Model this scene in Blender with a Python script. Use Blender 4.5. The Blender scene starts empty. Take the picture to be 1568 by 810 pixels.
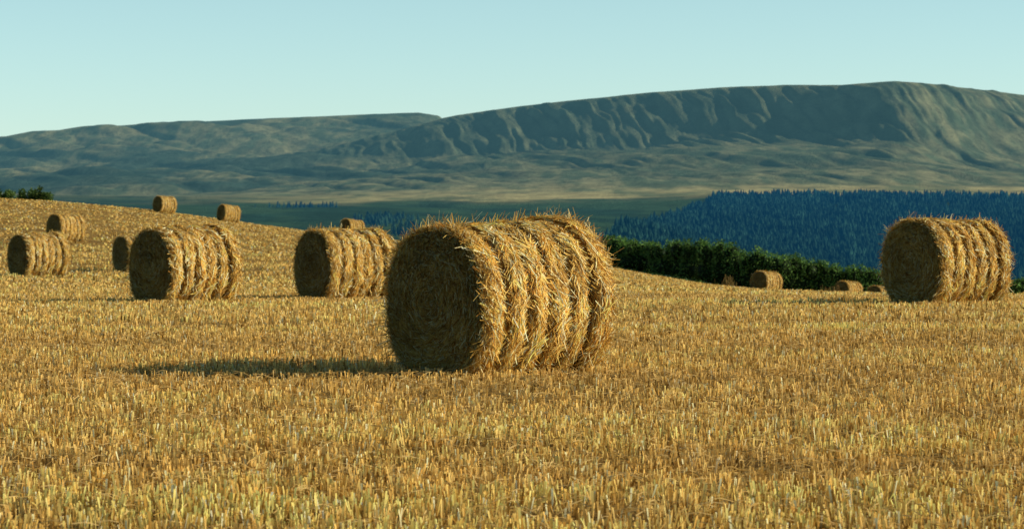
import bpy, math
import numpy as np
from mathutils import Vector
rng = np.random.default_rng(7)
F = 4446.0; CX = 784.0; HY = 311.0; EYE = 1.47; STUB = .09
sc = bpy.context.scene
sc.view_settings.view_transform = 'Standard'
sc.view_settings.look = 'None'
sc.view_settings.exposure = 0

# ------------------------------------------------------------ helpers
TAB = rng.random((8, 256, 256))
def vnoise(x, y, s=0):
    x = np.asarray(x, float); y = np.asarray(y, float)
    xi = np.floor(x).astype(int); yi = np.floor(y).astype(int)
    fx = x - xi; fy = y - yi
    fx = fx*fx*(3-2*fx); fy = fy*fy*(3-2*fy)
    T = TAB[s % 8]
    a = T[xi & 255, yi & 255]; b = T[(xi+1) & 255, yi & 255]
    c = T[xi & 255, (yi+1) & 255]; d = T[(xi+1) & 255, (yi+1) & 255]
    return (a*(1-fx)+b*fx)*(1-fy)+(c*(1-fx)+d*fx)*fy
def fbm(x, y, o=4, s=0):
    r = 0; a = .5; t = 0
    for i in range(o):
        r = r + a*vnoise(x*2**i+17.3*i, y*2**i+5.1*i, s+i); t += a; a *= .5
    return r/t
def sstep(a, b, x):
    t = np.clip((x-a)/(b-a), 0, 1); return t*t*(3-2*t)

def make_mesh(name, V, Fc, C=None, smooth=False):
    V = np.asarray(V, np.float32); Fc = np.asarray(Fc, np.int32)
    me = bpy.data.meshes.new(name)
    k = Fc.shape[1]
    me.vertices.add(len(V)); me.vertices.foreach_set('co', V.ravel())
    me.loops.add(Fc.size); me.loops.foreach_set('vertex_index', Fc.ravel())
    me.polygons.add(len(Fc))
    me.polygons.foreach_set('loop_start', np.arange(len(Fc), dtype=np.int32)*k)
    me.polygons.foreach_set('use_smooth', np.full(len(Fc), smooth, dtype=bool))
    me.update(calc_edges=True)
    if C is not None:
        ca = me.color_attributes.new('Col', 'FLOAT_COLOR', 'POINT')
        C = np.asarray(C, np.float32)
        if C.shape[1] == 3: C = np.hstack([C, np.ones((len(C), 1), np.float32)])
        ca.data.foreach_set('color', C.ravel())
    return me
def add_obj(name, me, mat=None, loc=(0,0,0)):
    o = bpy.data.objects.new(name, me); sc.collection.objects.link(o); o.location = loc
    if mat and not me.materials: me.materials.append(mat)
    return o
def grid_faces(nr, nc):
    i = np.arange(nr*nc).reshape(nr, nc)
    return np.stack([i[:-1,:-1], i[:-1,1:], i[1:,1:], i[1:,:-1]], -1).reshape(-1, 4)

def ribbons(pts, side, col):
    """pts (n,k,3) centreline, side (n,k,3) half width vectors, col (n,3)"""
    n, k, _ = pts.shape
    V = np.stack([pts-side, pts+side], 2).reshape(-1, 3)
    base = (np.arange(n)*2*k)[:, None]; j = np.arange(k-1)[None, :]*2
    a = base+j
    Fc = np.stack([a, a+1, a+3, a+2], -1).reshape(-1, 4)
    return V, Fc, np.repeat(col, 2*k, axis=0)
def merge(parts):
    V=[];Fc=[];C=[];o=0
    for v,f,c in parts:
        V.append(v);Fc.append(f+o);C.append(c);o+=len(v)
    return np.concatenate(V),np.concatenate(Fc),np.concatenate(C)
def nrm(v): return v/np.maximum(np.linalg.norm(v,axis=-1,keepdims=True),1e-9)

# ------------------------------------------------------------ materials
def new_mat(name):
    m = bpy.data.materials.new(name); m.use_nodes = True
    nt = m.node_tree; nt.nodes.clear()
    return m, nt, nt.nodes.new('ShaderNodeOutputMaterial')
def straw_material(name, transl=0.25, scale=30):
    m, nt, out = new_mat(name); N = nt.nodes; Lk = nt.links
    at = N.new('ShaderNodeAttribute'); at.attribute_name = 'Col'
    tc = N.new('ShaderNodeTexCoord')
    nz = N.new('ShaderNodeTexNoise'); nz.inputs['Scale'].default_value = scale; nz.inputs['Detail'].default_value = 3
    Lk.new(tc.outputs['Object'], nz.inputs['Vector'])
    mr = N.new('ShaderNodeMapRange'); mr.inputs[3].default_value = .7; mr.inputs[4].default_value = 1.3
    Lk.new(nz.outputs[0], mr.inputs[0])
    mx = N.new('ShaderNodeVectorMath'); mx.operation = 'SCALE'
    Lk.new(at.outputs['Color'], mx.inputs[0]); Lk.new(mr.outputs[0], mx.inputs['Scale'])
    b = N.new('ShaderNodeBsdfPrincipled'); b.inputs['Roughness'].default_value = .6
    b.inputs['Specular IOR Level'].default_value = .08
    Lk.new(mx.outputs[0], b.inputs['Base Color'])
    t = N.new('ShaderNodeBsdfTranslucent'); Lk.new(mx.outputs[0], t.inputs[0])
    ms = N.new('ShaderNodeMixShader'); ms.inputs[0].default_value = transl
    Lk.new(b.outputs[0], ms.inputs[1]); Lk.new(t.outputs[0], ms.inputs[2])
    Lk.new(ms.outputs[0], out.inputs[0])
    return m
M_STUB = straw_material('stubble_straw', .3, 3)
M_BALE = straw_material('bale_straw', .10, 12)
M_LEAF = straw_material('leaf', .25, 2)

def ground_material():
    m, nt, out = new_mat('field_soil_straw'); N = nt.nodes; Lk = nt.links
    g = N.new('ShaderNodeNewGeometry')
    def noise(sc_, vec, det=4):
        n = N.new('ShaderNodeTexNoise'); n.inputs['Scale'].default_value = sc_; n.inputs['Detail'].default_value = det
        Lk.new(vec, n.inputs['Vector']); return n
    mp = N.new('ShaderNodeMapping'); mp.inputs['Scale'].default_value = (.25, 1.6, 1)
    Lk.new(g.outputs['Position'], mp.inputs[0])
    n1 = noise(.9, mp.outputs[0], 6); n2 = noise(18, g.outputs['Position'], 5)
    r1 = N.new('ShaderNodeValToRGB')
    r1.color_ramp.elements[0].position=.35; r1.color_ramp.elements[0].color=(.25,.15,.035,1)
    r1.color_ramp.elements[1].position=.65; r1.color_ramp.elements[1].color=(.66,.44,.12,1)
    Lk.new(n1.outputs[0], r1.inputs[0])
    r2 = N.new('ShaderNodeValToRGB')
    r2.color_ramp.elements[0].position=.35; r2.color_ramp.elements[0].color=(.35,.3,.25,1)
    r2.color_ramp.elements[1].position=.65; r2.color_ramp.elements[1].color=(1.0,1.0,1.0,1)
    Lk.new(n2.outputs[0], r2.inputs[0])
    mu = N.new('ShaderNodeMix'); mu.data_type='RGBA'; mu.blend_type='MULTIPLY'; mu.inputs[0].default_value=1
    Lk.new(r1.outputs[0], mu.inputs[6]); Lk.new(r2.outputs[0], mu.inputs[7])
    b = N.new('ShaderNodeBsdfPrincipled'); b.inputs['Roughness'].default_value=.9
    b.inputs['Specular IOR Level'].default_value=.1
    Lk.new(mu.outputs[2], b.inputs['Base Color'])
    bp = N.new('ShaderNodeBump'); bp.inputs['Strength'].default_value=.8; bp.inputs['Distance'].default_value=.06
    Lk.new(n2.outputs[0], bp.inputs['Height']); Lk.new(bp.outputs[0], b.inputs['Normal'])
    Lk.new(b.outputs[0], out.inputs[0]); return m
M_GROUND = ground_material()

def far_material(name, detail_scale, bump, air, lo=.5, hi=1.5):
    m, nt, out = new_mat(name); N = nt.nodes; Lk = nt.links
    at = N.new('ShaderNodeAttribute'); at.attribute_name='Col'
    g = N.new('ShaderNodeNewGeometry')
    nz = N.new('ShaderNodeTexNoise'); nz.inputs['Scale'].default_value=detail_scale; nz.inputs['Detail'].default_value=8
    nz.inputs['Roughness'].default_value=.76
    mp = N.new('ShaderNodeMapping'); mp.inputs['Scale'].default_value=(1,.45,1.3)
    Lk.new(g.outputs['Position'], mp.inputs[0]); Lk.new(mp.outputs[0], nz.inputs['Vector'])
    mr = N.new('ShaderNodeMapRange'); mr.inputs[1].default_value=.32; mr.inputs[2].default_value=.68
    mr.inputs[3].default_value=lo; mr.inputs[4].default_value=hi
    Lk.new(nz.outputs[0], mr.inputs[0])
    mx = N.new('ShaderNodeVectorMath'); mx.operation='SCALE'
    Lk.new(at.outputs['Color'], mx.inputs[0]); Lk.new(mr.outputs[0], mx.inputs['Scale'])
    b = N.new('ShaderNodeBsdfPrincipled'); b.inputs['Roughness'].default_value=1
    b.inputs['Specular IOR Level'].default_value=0
    Lk.new(mx.outputs[0], b.inputs['Base Color'])
    if bump:
        bp = N.new('ShaderNodeBump'); bp.inputs['Strength'].default_value=1; bp.inputs['Distance'].default_value=bump
        Lk.new(nz.outputs[0], bp.inputs['Height']); Lk.new(bp.outputs[0], b.inputs['Normal'])
    # aerial perspective: haze painted as emission, stronger with world distance (stored in Col alpha)
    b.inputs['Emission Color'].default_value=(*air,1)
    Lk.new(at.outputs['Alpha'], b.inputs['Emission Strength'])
    Lk.new(b.outputs[0], out.inputs[0]); return m
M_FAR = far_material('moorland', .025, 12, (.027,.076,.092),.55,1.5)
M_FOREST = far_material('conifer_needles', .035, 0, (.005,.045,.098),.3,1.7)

# ------------------------------------------------------------ field terrain
tp = np.array([0,250,450,784,925,1180,1350,1568.])
td = np.array([45,60,90,130,180,230.])
PY = np.array([[468,440,414,364,330,298],[472,448,427,380,338,319],[470,447,415,385,363,351],
 [457,436,415,400,390,384],[456,442,426,416,408,404],[456,452,450,450,453,456],
 [456,452,452,454,462,470],[456,452,452,456,464,476]],float)
ZT = -(PY-HY)/F*td[None,:]-STUB
n_=len(tp)
ZT = np.hstack([np.full((n_,1),-EYE),np.full((n_,1),-EYE),ZT,ZT[:,-1:]-1.5,ZT[:,-1:]-6])+EYE
td2 = np.array([0,27,45,60,90,130,180,230,262,310.])
def tab2(px, d, tp, td, T):
    px=np.clip(px,tp[0],tp[-1]); d=np.clip(d,td[0],td[-1])
    i=np.clip(np.searchsorted(tp,px,side='right')-1,0,len(tp)-2); j=np.clip(np.searchsorted(td,d,side='right')-1,0,len(td)-2)
    a=(px-tp[i])/(tp[i+1]-tp[i]); b=(d-td[j])/(td[j+1]-td[j])
    return (T[i,j]*(1-a)+T[i+1,j]*a)*(1-b)+(T[i,j+1]*(1-a)+T[i+1,j+1]*a)*b
gx=np.arange(-160,161,1.0); gy=np.arange(-60,306,1.0)
GX,GY=np.meshgrid(gx,gy)
GZ=tab2(CX+F*GX/np.maximum(GY,8),GY,tp,td2,ZT)
ker=np.exp(-.5*(np.arange(-15,16)/4.5)**2); ker/=ker.sum()
P=np.pad(GZ,15,mode='edge')
P=np.apply_along_axis(lambda r:np.convolve(r,ker,'valid'),1,P)
P=np.apply_along_axis(lambda r:np.convolve(r,ker,'valid'),0,P)
GZ=P+(fbm(GX/9,GY/9,3,1)-.5)*.12*sstep(30,80,GY)+(fbm(GX/3,GY/3,2,3)-.5)*.05
def zf(x,y):
    fx=np.clip((np.asarray(x)-gx[0]),0,len(gx)-1.001); fy=np.clip((np.asarray(y)-gy[0]),0,len(gy)-1.001)
    i=fx.astype(int); j=fy.astype(int); a=fx-i; b=fy-j
    return (GZ[j,i]*(1-a)+GZ[j,i+1]*a)*(1-b)+(GZ[j+1,i]*(1-a)+GZ[j+1,i+1]*a)*b
me=make_mesh('field_ground',np.stack([GX,GY,GZ],-1).reshape(-1,3),grid_faces(len(gy),len(gx)),None,True)
add_obj('stubble_field_ground',me,M_GROUND)

# ------------------------------------------------------------ bales placement (world)
AX=np.array([.79,.613]); L=1.28; R=.665
bale_list=[(666,24.9,0,1.06,1),(230,49.5,1,1.06,2),(481,53.5,2,1.06,-3),(1400,45,3,1.07,-4),(28,87,1,1.04,0),
 (82,134,2,1.0,4),(186,95,3,.92,-3),(241,222,1,1.0,4),(339,219,2,1.0,-2),(528,222,3,1.04,3),
 (1161,178,1,1.05,6),(1288,186,2,1.0,5),(1337,200,3,1.0,9)]
BP=[]
for px,d,v,s,r in bale_list:
    nx=(px-CX)/F*d; c=np.array([nx,d])+AX*L/2*s
    BP.append((c[0],c[1],v,s,r))

# ------------------------------------------------------------ stubble
def stub_zone(d0,d1,dens,w,h0,h1,seed,umax=.235,tuft=5,spread=.022):
    r=np.random.default_rng(seed)
    area=umax*(d1*d1-d0*d0); n=int(area*dens/tuft)
    y=np.sqrt(r.random(n)*(d1*d1-d0*d0)+d0*d0)
    x=(r.random(n)*2-1)*umax*y
    # drill rows (run across the view, slightly wavy)
    row=.19 if d0<70 else .38
    yy=y+.25*np.sin(x*.13)+.03*x
    yy=(np.round(yy/row)*row)+r.normal(0,row*.16,n)
    y=yy-.25*np.sin(x*.13)-.03*x
    gap=fbm(x*1.6,y*3.4,3,2)
    swath=.5+(fbm(x*.06+3,(y+.03*x)*.5,4,5)-.5)*(.55+.45*sstep(18,40,y))
    # combine swaths: a slightly flattened, browner strip every few metres
    ph=(y+.25*np.sin(x*.13)+.03*x)/3.4
    strip=np.exp(-(((ph%1)-.5)/.13)**2)*sstep(50,100,y)*(.4+.9*vnoise(x*.05,np.floor(ph)*3.3,4))
    swath=np.clip(swath-.32*strip,0,1)
    fine=fbm(x*7,y*7,2,1)
    keep=(r.random(n)<np.clip((gap*.6+fine*.4-.26)*3.6,.14,1)*(1-.5*strip))
    for bx,by,_,s_,_2 in BP:
        dx=x-bx; dy=y-by; a=dx*AX[0]+dy*AX[1]; b=-dx*AX[1]+dy*AX[0]
        keep&=~((abs(a)<L*.56)&(abs(b)<.48))
    x=x[keep];y=y[keep];gap=gap[keep];swath=swath[keep];n=len(x)
    hb=(h0+(h1-h0)*r.random(n))*(.7+.6*swath); tb=r.random(n); ld=r.normal(0,.10,(n,2))
    rep=lambda a:np.repeat(a,tuft,axis=0)
    x=rep(x)+r.normal(0,spread,n*tuft);y=rep(y)+r.normal(0,spread,n*tuft);gap=rep(gap);swath=rep(swath)
    n=n*tuft
    h=rep(hb)*(.7+.5*r.random(n))
    z=zf(x,y)
    yaw=r.random(n)*math.pi
    lean=rep(ld)+r.normal(0,.13,(n,2)); flat=r.random(n)<.08
    lean[flat]*=5
    top=np.stack([lean[:,0],lean[:,1],np.ones(n)],1); top=nrm(top)*h[:,None]
    base=np.stack([x,y,z-.01],1)
    pts=np.stack([base,base+top],1)
    sw=np.stack([np.cos(yaw),np.sin(yaw),0*yaw],1)*(w*(.6+.8*r.random(n)))[:,None]*.5
    side=np.stack([sw*.9,sw*1.1],1)
    t=np.clip(rep(tb)*.45+r.random(n)*.6-.05,0,1)[:,None]
    c=np.array([.70,.405,.085])*(1-t)+np.array([.97,.70,.26])*t
    dk=r.random(n)<.18; c[dk]=np.array([.36,.20,.04])
    pl=r.random(n)<.05; c[pl]=np.array([.97,.82,.48])
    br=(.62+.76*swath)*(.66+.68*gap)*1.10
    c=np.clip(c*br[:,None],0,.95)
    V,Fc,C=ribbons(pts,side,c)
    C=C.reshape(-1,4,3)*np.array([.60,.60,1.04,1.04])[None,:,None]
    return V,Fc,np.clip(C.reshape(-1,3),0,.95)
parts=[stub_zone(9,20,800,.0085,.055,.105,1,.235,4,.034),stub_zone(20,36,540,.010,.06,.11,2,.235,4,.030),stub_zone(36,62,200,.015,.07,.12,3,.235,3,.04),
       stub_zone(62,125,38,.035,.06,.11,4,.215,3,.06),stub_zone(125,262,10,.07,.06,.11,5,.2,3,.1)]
# loose chopped straw lying in the stubble
def loose(d0,d1,dens,seed,w=.005):
    r=np.random.default_rng(seed); um=.22
    n=int(um*(d1*d1-d0*d0)*dens); y=np.sqrt(r.random(n)*(d1*d1-d0*d0)+d0*d0); x=(r.random(n)*2-1)*um*y
    l=r.random(n)*.14+.04; yaw=r.random(n)*6.28; dv=np.stack([np.cos(yaw),np.sin(yaw),r.normal(0,.25,n)],1)
    z=zf(x,y)+.02+r.random(n)*.06; c=np.stack([x,y,z],1); dl=dv*l[:,None]*.5
    sd=np.cross(nrm(dv),np.array([0,0,1.]))*w*.5+np.array([0,0,w*.3])
    t=r.random(n)[:,None]; col=np.array([.5,.30,.07])*(1-t)+np.array([.90,.66,.28])*t
    sag=np.array([0,0,1.])*(l*.08)[:,None]
    return ribbons(np.stack([c-dl,c+sag,c+dl],1),np.stack([sd]*3,1),col)
parts+=[loose(9,30,110,11),loose(30,62,25,12,.009)]
V,Fc,C=merge(parts)
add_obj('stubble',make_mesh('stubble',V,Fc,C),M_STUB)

# ------------------------------------------------------------ bale mesh
NB=6
def fpos(x,th,seed):
    return (x/L+.5)*NB+.30*(vnoise(np.cos(th)*1.6+seed*3+4,np.sin(th)*1.6+x*2,6)-.5)*np.clip((L/2-np.abs(x))/.1,0,1)
def bdepth(b,th,seed):
    return (.35+1.0*vnoise(np.cos(th)*1.3+b*7+20,np.sin(th)*1.3+b*3.1+seed,2))*(.6+.7*vnoise(b*3.7+.4,0*b+seed*2.3,1))*np.where(b==5,1.8,1.0)
def section(th):
    # slightly squared cross-section: a bale slumps under its own weight
    p=2.4
    return 1/(np.abs(np.cos(th))**p+np.abs(np.sin(th))**p)**(1/p)*.99
def bale_radius(x,th,seed):
    f=fpos(x,th,seed); b=np.round(f); dist=np.abs(f-b)
    inner=(b>0)&(b<NB)
    g=np.where(inner,.072*bdepth(b,th,seed)*np.exp(-(dist/.16)**2),.0)
    edge=.04*np.exp(-((L/2-np.abs(x))/.035)**2)
    bandoff=.045*(vnoise(np.floor(f)*5.3+seed,0*f+1.5,3)-.5)
    big=.03*(vnoise(np.cos(th)*1.5+seed+9,np.sin(th)*1.5+x*3,3)-.5)+.035*np.where(f>5,1,0)*sstep(5,5.3,f)
    return (R-.02)*section(th)-g-edge+big+bandoff*np.clip(dist*4,0,1)+.055*(fbm(th*5+seed,x*9,3,4)-.5)
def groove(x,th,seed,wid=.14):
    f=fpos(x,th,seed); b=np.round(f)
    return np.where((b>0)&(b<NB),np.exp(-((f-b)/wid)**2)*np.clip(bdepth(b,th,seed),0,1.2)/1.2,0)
def bale_mesh(seed,ns,w,ne):
    r=np.random.default_rng(100+seed)
    nx,nt=90,150
    xs=np.linspace(-L/2,L/2,nx); th=np.linspace(0,2*np.pi,nt+1)
    X,T=np.meshgrid(xs,th,indexing='ij'); T2=np.where(T>=2*np.pi-1e-6,0,T)
    RR=bale_radius(X,T2,seed)
    V1=np.stack([X,RR*np.cos(T2),RR*np.sin(T2)],-1).reshape(-1,3); F1=grid_faces(nx,nt+1)
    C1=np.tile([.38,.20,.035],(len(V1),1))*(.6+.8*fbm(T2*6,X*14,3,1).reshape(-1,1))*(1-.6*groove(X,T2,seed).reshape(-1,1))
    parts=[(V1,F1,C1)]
    for sgn in (-1,1):
        nr=26; rr=np.linspace(0.001,1,nr); Q,T=np.meshgrid(rr,th,indexing='ij'); T2=np.where(T>=2*np.pi-1e-6,0,T)
        Re=bale_radius(np.full_like(T2,sgn*L/2),T2,seed)*Q
        bulge=.05*(1-Q**4)+.03*np.where(Q<.98,(vnoise(Q*14+np.cos(T2)*1.5,np.sin(T2)*1.5+seed,5)-.5),0)
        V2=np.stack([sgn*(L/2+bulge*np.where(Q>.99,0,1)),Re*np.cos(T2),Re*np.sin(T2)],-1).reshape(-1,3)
        cc=np.tile([.11,.078,.022],(len(V2),1))*(.5+.9*vnoise(Q*16,np.cos(T2)*2,6).reshape(-1,1))  # end caps: shade put into the dark base colour
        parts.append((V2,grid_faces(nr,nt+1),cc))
    def strawcol(n,dark=1.0,lump=None,end=False):
        t=r.random(n)[:,None]
        c=np.array([.68,.37,.06])*(1-t)+np.array([.97,.70,.22])*t
        k=r.random(n)<.18; c[k]=np.array([.44,.20,.03]); k=r.random(n)<.19; c[k]=np.array([.97,.87,.50])
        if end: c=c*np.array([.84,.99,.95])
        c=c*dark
        if lump is not None: c=c*(.55+1.1*lump[:,None])
        return np.clip(c,0,.95)
    # wrapped straw on the barrel
    n=ns; x=(r.random(n)-.5)*L; t=r.random(n)*2*np.pi
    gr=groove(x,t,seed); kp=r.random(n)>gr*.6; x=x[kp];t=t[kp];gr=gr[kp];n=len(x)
    q=bale_radius(x,t,seed)
    nn=np.stack([0*t,np.cos(t),np.sin(t)],1); tt=np.stack([0*t,-np.sin(t),np.cos(t)],1); a=np.tile([1.,0,0],(n,1))
    lump=fbm(t*5,x*9+seed,3,6)
    phi=r.normal(0,.45,n)+(fbm(t*2.5,x*6,2,7)-.5)*2.2
    d=tt*np.cos(phi)[:,None]+a*np.sin(phi)[:,None]
    l=.05+.17*r.random(n)**1.5
    lift=.003+.014*r.random(n)
    fly=r.random(n)<.035
    p0=nn*(q+lift+.02*lump)[:,None]+a*x[:,None]
    pts=[];lf=np.where(fly,.02+.10*r.random(n)**1.5,.012*r.random(n))
    for s in(-.5,0,.5):
        out=-(s*l*np.cos(phi))**2/(2*R)+np.where(s>0,lf,0)+ (0.25*lf if s==0 else 0)
        pts.append(p0+d*(s*l)[:,None]+nn*out[:,None])
    pts=np.stack(pts,1)
    sn=nrm(np.cross(d,nn)+nn*r.normal(0,.5,n)[:,None])*(w*(.5+.8*r.random(n)))[:,None]*.5
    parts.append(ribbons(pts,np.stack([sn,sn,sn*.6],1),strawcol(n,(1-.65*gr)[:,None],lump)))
    # ends: swirled straw (weathered, and darkened further to paint their shade)
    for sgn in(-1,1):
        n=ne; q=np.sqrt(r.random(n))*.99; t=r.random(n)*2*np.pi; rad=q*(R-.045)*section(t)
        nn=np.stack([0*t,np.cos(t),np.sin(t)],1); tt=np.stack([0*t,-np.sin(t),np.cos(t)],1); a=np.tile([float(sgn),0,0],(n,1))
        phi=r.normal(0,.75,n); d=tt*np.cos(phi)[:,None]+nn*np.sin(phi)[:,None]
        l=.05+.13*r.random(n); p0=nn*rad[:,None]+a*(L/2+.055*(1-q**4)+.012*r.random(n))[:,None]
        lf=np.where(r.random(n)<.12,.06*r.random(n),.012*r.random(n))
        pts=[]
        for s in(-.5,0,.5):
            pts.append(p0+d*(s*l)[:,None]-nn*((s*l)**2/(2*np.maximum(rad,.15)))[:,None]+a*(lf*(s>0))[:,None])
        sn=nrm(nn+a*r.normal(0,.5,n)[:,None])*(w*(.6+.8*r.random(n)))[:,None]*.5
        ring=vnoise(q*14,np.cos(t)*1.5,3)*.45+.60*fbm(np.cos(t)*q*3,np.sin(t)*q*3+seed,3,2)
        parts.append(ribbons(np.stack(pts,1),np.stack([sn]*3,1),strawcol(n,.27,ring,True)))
        # ragged rim
        n=ne//3; t=r.random(n)*2*np.pi; xx=sgn*(L/2-.05*r.random(n)**2); q=bale_radius(xx*.93,t,seed)-.03*r.random(n)
        nn=np.stack([0*t,np.cos(t),np.sin(t)],1); tt=np.stack([0*t,-np.sin(t),np.cos(t)],1); a=np.tile([float(sgn),0,0],(n,1))
        d=nrm(tt*r.normal(0,1,(n,1))+nn*(.1+.5*r.random((n,1)))+a*r.normal(.0,.45,(n,1)))
        l=.03+.13*r.random(n)**2; p0=nn*q[:,None]+a*(np.abs(xx))[:,None]
        dr=r.normal(0,.02,(n,3))
        pts=np.stack([p0-d*.02,p0+d*(l*.5)[:,None],p0+d*l[:,None]+dr],1)
        sn=nrm(np.cross(d,r.normal(0,1,(n,3))))*(w*(.5+.6*r.random(n)))[:,None]*.5
        parts.append(ribbons(pts,np.stack([sn,sn,sn*.6],1),strawcol(n,.8)))
    V,Fc,C=merge(parts)
    V[:,2]*=.985; V[:,2]=np.where(V[:,2]<-.57,-.57+(V[:,2]+.57)*.35,V[:,2])
    V[:,1]*=1+.03*math.sin(seed*2+1); V[:,2]+=.02*np.sin(V[:,0]*3+seed)*(V[:,2]>0)
    me=make_mesh('hay_bale_%d'%seed,V,Fc,C); me.materials.append(M_BALE); return me
BM=[bale_mesh(0,40000,.0075,10000),bale_mesh(1,17000,.011,4500),bale_mesh(2,17000,.011,4500),bale_mesh(3,18000,.010,4500)]
ang=math.atan2(AX[1],AX[0])
for i,(x,y,v,s,r_) in enumerate(BP):
    o=add_obj('hay_bale',BM[v]); o.location=(x,y,float(zf(x,y))+.585*s)
    sl=float(zf(x+AX[0]*.5,y+AX[1]*.5)-zf(x-AX[0]*.5,y-AX[1]*.5))
    o.rotation_euler=(0,-math.atan(sl),ang+math.radians(r_)); o.scale=(s,s,s)

# ------------------------------------------------------------ distant land
dp=np.array([0,450,784,960,1090,1350,1568.])
dd=np.array([240,600,1000,1400,1800,2200,2600,3000,3300.])
DT=np.array([[-8,-25,-20,-15,-10,-5,0,5,9],[-10,-30,-22,-18,-14,-9,-4,2,6],[-12,-32,-25,-18,-14,-9,-3,5,11],
 [-14,-35,-28,-20,-16,-10,-3,6,13],[-16,-40,-36,-34,-30,-15,3,10,15],[-18,-45,-45,-48,-46,-20,3,10,15],[-18,-45,-45,-48,-46,-20,3,10,15]],float)
cp=[-1500,-300,0,100,250,350,430,520,600,680,700,800,900,1000,1100,1200,1290,1340,1370,1430,1500,1568,1900,2600]
cy=[306,305,303,300,285,262,238,222,203,181,177,163,152,142,135,131,131,127,125,130,138,147,190,240]
rd_p=[-1500,300,680,1000,1200,1345,1365,1385,1430,1568,2600]
rd_d=[6000,5900,5650,5400,5150,4870,4850,4880,5050,5500,6200]
bp_=[-1500,0,150,300,420,560,640,672,700,800,2600]
by_=[250,211,195,187,182,176,173,178,200,250,300]
def zdist(px,d):
    x=(px-CX)/F*d
    z0=tab2(px,d,dp,dd,DT)+(fbm(x/180,d/250,3,2)-.5)*8*sstep(500,1200,d)*(1-.6*sstep(2500,3300,d))
    zfoot=tab2(px,np.full_like(d,3300.),dp,dd,DT)
    Dr=np.interp(px,rd_p,rd_d)+90*(fbm(px/110,0*px,3,4)-.5)
    zc=(HY-np.interp(px,cp,cy)-1.0*(fbm(px/30,px*0+3,3,1)-.5))/F*Dr
    hs=np.clip((zc-zfoot)/150,0,1)
    t=(d-3300)/(Dr-3300)
    tb0=np.interp(px,[600,760,1300,1365,1440,1568],[.70,.76,.80,.80,.6,.5])+.05*(fbm(px/50,0*px+6,2,2)-.5)
    g0=np.interp(px,[600,1300,1365,1500],[.55,.52,.52,.45])
    g=g0*np.clip(t/.86,0,1)**1.15+(1-g0)*sstep(tb0,1.0,t)**.85
    zm=zfoot+(zc-zfoot)*np.where(t<1,g,1)-np.maximum(d-Dr,0)*.12
    steep=sstep(.60,.86,t)*(1-sstep(.95,.995,t)); lower=sstep(0.02,.3,t)*(1-sstep(.8,.97,t))
    wx=x+26*(fbm(x/90,d/160,3,3)-.5)+.12*(d-5000)
    rib=1-np.abs(2*fbm(wx/30,d/600+2,4,0)-1)*2.4
    amp=np.interp(px,[300,680,760,1000,1150,1300,1365,1400,1568],[3,8,12,10,9,7,5,6,6])
    zm=zm-amp*hs*steep*np.clip(rib,-.4,1)
    # stream gullies running down the lower slopes
    rib2=1-np.abs(2*fbm((x+.22*d)/75+9+.6*fbm(x/60,d/200,2,1),d/900,3,5)-1)*3.2
    zm=zm-7*hs*lower*np.clip(rib2,0,1)+lower*hs*15*(fbm(x/260,d/260,5,6)-.5)
    zm=zm+lower*hs*2.2*np.sin(zm/6+4*fbm(x/200,d/400,2,2))
    # back ridge
    Db=6900.; zb_c=(HY-np.interp(px,bp_,by_)-.8*(fbm(px/40,px*0+8,3,2)-.5))/F*Db
    tb=(d-3500)/(Db-3500)
    gb=.70*np.clip(tb/.95,0,1)**1.15+.30*sstep(.62,1,tb)
    zb=zfoot+(zb_c-zfoot)*np.where(tb<1,gb,1)-np.maximum(d-Db,0)*.12
    m=sstep(0,.2,tb)*(1-sstep(.90,1,tb))
    zb=zb+m*(64*(fbm(x/420+4,d/520,5,0)-.5)-14*np.clip(1-np.abs(2*fbm((x+.5*d)/120,d/700,3,1)-1)*2.4,0,1)+4*np.sin(zb/9+5*fbm(x/300,d/500,3,2)))
    zz=np.where(d<3300,z0,np.maximum(zm,zb))
    return zz,steep*hs,(zb>zm)&(d>3300),t,np.clip(rib2,0,1)*lower*hs
pxs=np.arange(-700,2300,2.2)
ds=np.concatenate([np.geomspace(240,3300,130)[:-1],np.linspace(3300,4500,100)[:-1],np.linspace(4500,5800,230)[:-1],np.linspace(5800,7400,90)])
PX,DD=np.meshgrid(pxs,ds)
Z,steep,isb,TT,gul=zdist(PX,DD); X=(PX-CX)/F*DD
def mixc(a,b,t): return np.asarray(a)*(1-t[...,None])+np.asarray(b)*t[...,None]
n1=fbm(X/90,DD/160,4,3); n2=fbm(X/400,DD/300,3,4); n3=fbm(X/25,DD/140,3,5); n4=fbm(X/12,DD/60,3,6)
moor=mixc([.11,.145,.085],[.28,.27,.145],sstep(.36,.64,n1*.30+n3*.35+n4*.35))
# heather / bracken patches, darkened to paint slope shade, mostly on the west flank
hth_shade=sstep(.44,.58,fbm(X/230+7,DD/420,4,2))*sstep(3700,4300,DD)*np.interp(PX,[560,760,1300,1400],[1,.25,.25,0])
moor=mixc(moor,np.array([.035,.072,.06])*(.6+.8*n4[...,None]),hth_shade*.85)
moor=mixc(moor,np.array([.07,.095,.065])*(.45+1.1*n4[...,None]),np.clip(steep*.72,0,1)*(1-.75*sstep(1350,1400,PX)))
moor=mixc(moor,np.array([.05,.08,.05]),gul*.5)
green=mixc([.018,.053,.040],[.040,.090,.05],sstep(.45,.6,fbm(X/60,DD/220,2,6)))
heath=mixc([.18,.20,.10],[.50,.43,.20],sstep(.35,.6,n3*.5+n1*.5))
col=green.copy()
hm=sstep(2650,2950,DD+400*(n1-.5))*np.interp(PX,[200,420,650],[.15,.5,1])
col=mixc(col,heath,hm)
col=mixc(col,moor,sstep(3200,3700,DD+500*(n2-.5)))
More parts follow.
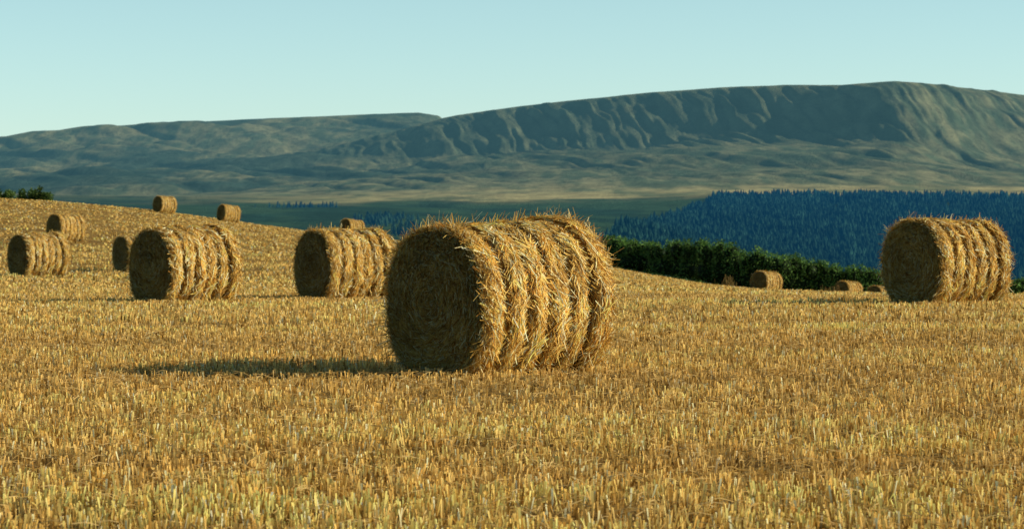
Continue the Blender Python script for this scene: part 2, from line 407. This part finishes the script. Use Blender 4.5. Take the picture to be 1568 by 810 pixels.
pb=np.interp(DD,[1200,1400,1800,2200,2600],[930,930,975,1030,1095])
fm=(PX>pb)&(DD>1200)&(DD<2640)
col[fm]=[.012,.03,.02]
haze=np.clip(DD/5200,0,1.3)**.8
ext=np.exp(-DD/14000)[...,None]  # haze dimming multiplied into the colour with distance
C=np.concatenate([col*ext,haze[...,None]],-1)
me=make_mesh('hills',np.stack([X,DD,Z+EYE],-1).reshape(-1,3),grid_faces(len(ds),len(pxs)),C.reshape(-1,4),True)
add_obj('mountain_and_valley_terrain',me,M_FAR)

# ------------------------------------------------------------ conifer plantation (one mass)
def conifers(x,y,z,h,seed,air,col0=(.014,.042,.030)):
    r=np.random.default_rng(seed); n=len(x); K=6; lay=3
    Vs=[];Fs=[];Cs=[]
    th=np.arange(K)/K*2*np.pi
    for l in range(lay):
        zb=h*(.08+.27*l); zt=h*np.minimum(1,.50+.27*l) if l<lay-1 else h
        rad=h*(.26-.065*l)
        a=th[None,:]+r.random((n,1))*6
        rr=rad[:,None]*(.65+.6*r.random((n,K)))
        ring=np.stack([x[:,None]+rr*np.cos(a),y[:,None]+rr*np.sin(a),z[:,None]+zb[:,None]+h[:,None]*.06*(r.random((n,K))-.5)],-1)
        ap=np.stack([x,y,z+zt],-1)[:,None]
        Vs.append(np.concatenate([ring,ap],1).reshape(-1,3))
        b=np.arange(n)[:,None]*(K+1); k=np.arange(K)[None]
        Fs.append(np.stack([b+k,b+(k+1)%K,b+K+0*k],-1).reshape(-1,3))
        cc=np.array(col0)*(.5+1.1*r.random((n,1)))
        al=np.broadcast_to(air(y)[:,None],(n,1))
        Cs.append(np.repeat(np.concatenate([cc,al],1),K+1,axis=0))
    return merge(list(zip(Vs,Fs,Cs)))
r=np.random.default_rng(5)
n=25000; d=np.sqrt(r.random(n)*(2630**2-1250**2)+1250**2); px=900+r.random(n)*1100
kp=px>np.interp(d,[1200,1400,1800,2200,2600],[930,930,975,1030,1095])+r.normal(0,6,n)
kp&=~((np.abs(d-2480-.2*(px-1300))<25)&(px>1250))   # forest ride
d=d[kp];px=px[kp];x=(px-CX)/F*d
z=zdist(px,d)[0]+EYE-.5; h=4.0+3.0*r.random(len(d))+7*fbm(x/50,d/80,3,1)**1.5
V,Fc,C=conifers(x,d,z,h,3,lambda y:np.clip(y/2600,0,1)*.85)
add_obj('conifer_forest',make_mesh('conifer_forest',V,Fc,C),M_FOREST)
xs=[];dsn=[];hs=[]
for (pc,dc,wx_,wd,n) in [(585,1900,40,60,150),(625,1600,25,60,110),(470,2500,60,14,40)]:
    q=pc+r.normal(0,.5,n)*wx_; e=dc+r.normal(0,1,n)*wd
    xs.append((q-CX)/F*e);dsn.append(e);hs.append(3.0+3.5*r.random(n))
q=1200+r.random(110)**.7*800; e=2900+r.random(110)*40
xs.append((q-CX)/F*e);dsn.append(e);hs.append(1.5+3*r.random(110))
x=np.concatenate(xs);d=np.concatenate(dsn);h=np.concatenate(hs);px=CX+F*x/d
z=zdist(px,d)[0]+EYE-.4
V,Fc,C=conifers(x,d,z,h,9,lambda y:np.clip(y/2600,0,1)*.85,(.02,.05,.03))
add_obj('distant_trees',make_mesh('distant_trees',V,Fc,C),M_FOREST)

# ------------------------------------------------------------ hedge
def leafy(cx,cy,cz,rx,rz,n,leaf,seed,c0,c1):
    r=np.random.default_rng(seed)
    k=r.integers(0,len(cx),n)
    v=nrm(r.normal(0,1,(n,3))); q=(.55+.5*r.random(n)**.5)[:,None]
    rad=np.stack([rx[k],rx[k],rz[k]],1)
    p=np.stack([cx[k],cy[k],cz[k]],1)+v*rad*q
    d=nrm(r.normal(0,1,(n,3))+v*.6); s=nrm(np.cross(d,r.normal(0,1,(n,3))))
    l=leaf*(.5+r.random(n)); t=r.random(n)[:,None]
    col=(np.array(c0)*(1-t)+np.array(c1)*t)*(.5+.9*vnoise(k*1.7,k*.3,2))[:,None]
    pts=np.stack([p,p+d*(l*.5)[:,None],p+d*l[:,None]],1)
    sd=np.stack([s*(l*.12)[:,None],s*(l*.32)[:,None],s*(l*.05)[:,None]],1)
    return ribbons(pts,sd,col)
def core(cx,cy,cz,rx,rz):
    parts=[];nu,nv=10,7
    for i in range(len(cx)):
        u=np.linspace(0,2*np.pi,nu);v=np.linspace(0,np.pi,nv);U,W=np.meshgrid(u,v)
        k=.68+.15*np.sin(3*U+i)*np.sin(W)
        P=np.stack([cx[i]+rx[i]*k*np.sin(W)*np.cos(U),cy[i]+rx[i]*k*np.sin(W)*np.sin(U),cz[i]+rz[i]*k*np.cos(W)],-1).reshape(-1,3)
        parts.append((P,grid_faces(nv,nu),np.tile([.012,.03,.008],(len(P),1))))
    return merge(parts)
r=np.random.default_rng(21)
hp=np.array([860,925,1000,1100,1180,1280,1350,1480,1650.]);hd=np.array([240,232,226,218,214,212,212,214,216.])
ht=np.array([362,364,369,370,388,404,414,425,430.])
n=200;q=np.linspace(860,1650,n)+r.normal(0,2,n);e=np.interp(q,hp,hd)+r.normal(0,.6,n)
x=(q-CX)/F*e;zg=zf(x,e);top=EYE-(np.interp(q,hp,ht)-HY)/F*e
H=np.maximum(top-zg,.9)*(.76+.42*fbm(q/16,q*0,3,1))
cx=np.concatenate([x,x+r.normal(0,.25,n)]);cy=np.concatenate([e,e+r.normal(0,.3,n)])
cz=np.concatenate([zg+H*.32,zg+H*.70]);rx=np.concatenate([.55+.4*r.random(n),.3+.4*r.random(n)]);rz=np.concatenate([H*.36,H*.31])
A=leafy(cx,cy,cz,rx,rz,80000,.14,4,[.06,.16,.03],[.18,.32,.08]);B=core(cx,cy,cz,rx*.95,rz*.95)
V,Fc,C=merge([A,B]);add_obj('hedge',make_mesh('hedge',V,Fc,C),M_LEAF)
n=22;q=np.concatenate([r.random(16)*95-20,-20-r.random(6)*100]);e=236+r.random(n)*4;x=(q-CX)/F*e;zg=zf(x,e)
h=.5+.75*r.random(n)
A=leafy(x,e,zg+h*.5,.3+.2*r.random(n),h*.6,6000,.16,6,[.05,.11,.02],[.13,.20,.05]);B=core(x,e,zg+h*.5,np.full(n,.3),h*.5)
V,Fc,C=merge([A,B]);add_obj('shrub_row',make_mesh('shrub_row',V,Fc,C),M_LEAF)
def weeds(px,d,h,n,seed):
    r=np.random.default_rng(seed);x0=(px-CX)/F*d
    x=x0+r.normal(0,.28,n);y=d+r.normal(0,.3,n);z=zf(x,y)
    ln=r.normal(0,.22,(n,2));hh=h*(.35+.75*r.random(n)**2)
    b=np.stack([x,y,z],1);t=b+np.stack([ln[:,0]*hh,ln[:,1]*hh,hh],1)
    yaw=r.random(n)*3.14;s=np.stack([np.cos(yaw),np.sin(yaw),0*yaw],1)*.018
    tt=r.random(n)[:,None];c=np.array([.12,.11,.03])*(1-tt)+np.array([.30,.19,.07])*tt
    return ribbons(np.stack([b,(b+t)/2,t],1),np.stack([s*.6,s,s*1.2],1),c)
for px,d,h in[(1116,196,.9),(1272,180,.8),(1345,186,.6)]:
    V,Fc,C=weeds(px,d,h,60,int(px));add_obj('dry_weed',make_mesh('dry_weed',V,Fc,C),M_LEAF)

# ------------------------------------------------------------ light, sky, camera
EL=math.radians(24);AZ=math.radians(91)
S=Vector((math.sin(AZ)*math.cos(EL),math.cos(AZ)*math.cos(EL),math.sin(EL)))
ld=bpy.data.lights.new('sun','SUN');ld.energy=5.0;ld.angle=math.radians(.5);ld.color=(1,.87,.63)
lo=bpy.data.objects.new('sun',ld);sc.collection.objects.link(lo);lo.rotation_euler=S.to_track_quat('Z','Y').to_euler()
w=bpy.data.worlds.new('World');sc.world=w;w.use_nodes=True
nt=w.node_tree;bg=nt.nodes['Background'];N=nt.nodes;Lk=nt.links
sky=N.new('ShaderNodeTexSky');sky.sky_type='NISHITA';sky.sun_disc=False
sky.sun_elevation=EL;sky.sun_rotation=AZ;sky.altitude=600;sky.air_density=1.0;sky.dust_density=.1;sky.ozone_density=2.5
# clear cyan summer air: tint the sky, dimmed above the view to cut its fill light
tc=N.new('ShaderNodeTexCoord');sx=N.new('ShaderNodeSeparateXYZ');Lk.new(tc.outputs['Generated'],sx.inputs[0])
rp=N.new('ShaderNodeValToRGB');e=rp.color_ramp.elements
e[0].position=0;e[0].color=(.96,1.26,1.52,1);e[1].position=.40;e[1].color=(.38,.42,.42,1)
k=rp.color_ramp.elements.new(.08);k.color=(1.08,1.25,1.20,1)
Lk.new(sx.outputs[2],rp.inputs[0])
mu=N.new('ShaderNodeMix');mu.data_type='RGBA';mu.blend_type='MULTIPLY';mu.inputs[0].default_value=1
Lk.new(sky.outputs[0],mu.inputs[6]);Lk.new(rp.outputs[0],mu.inputs[7]);Lk.new(mu.outputs[2],bg.inputs[0])
bg.inputs[1].default_value=.11
cd=bpy.data.cameras.new('camera');cam=bpy.data.objects.new('camera',cd);sc.collection.objects.link(cam)
cam.location=(0,0,EYE);cam.rotation_euler=(math.pi/2-math.atan((405-HY)/F),0,0)
cd.sensor_width=36;cd.lens=F/1568*36;cd.clip_end=30000;cd.clip_start=.5
cd.dof.use_dof=True;cd.dof.focus_distance=26;cd.dof.aperture_fstop=8
sc.camera=cam
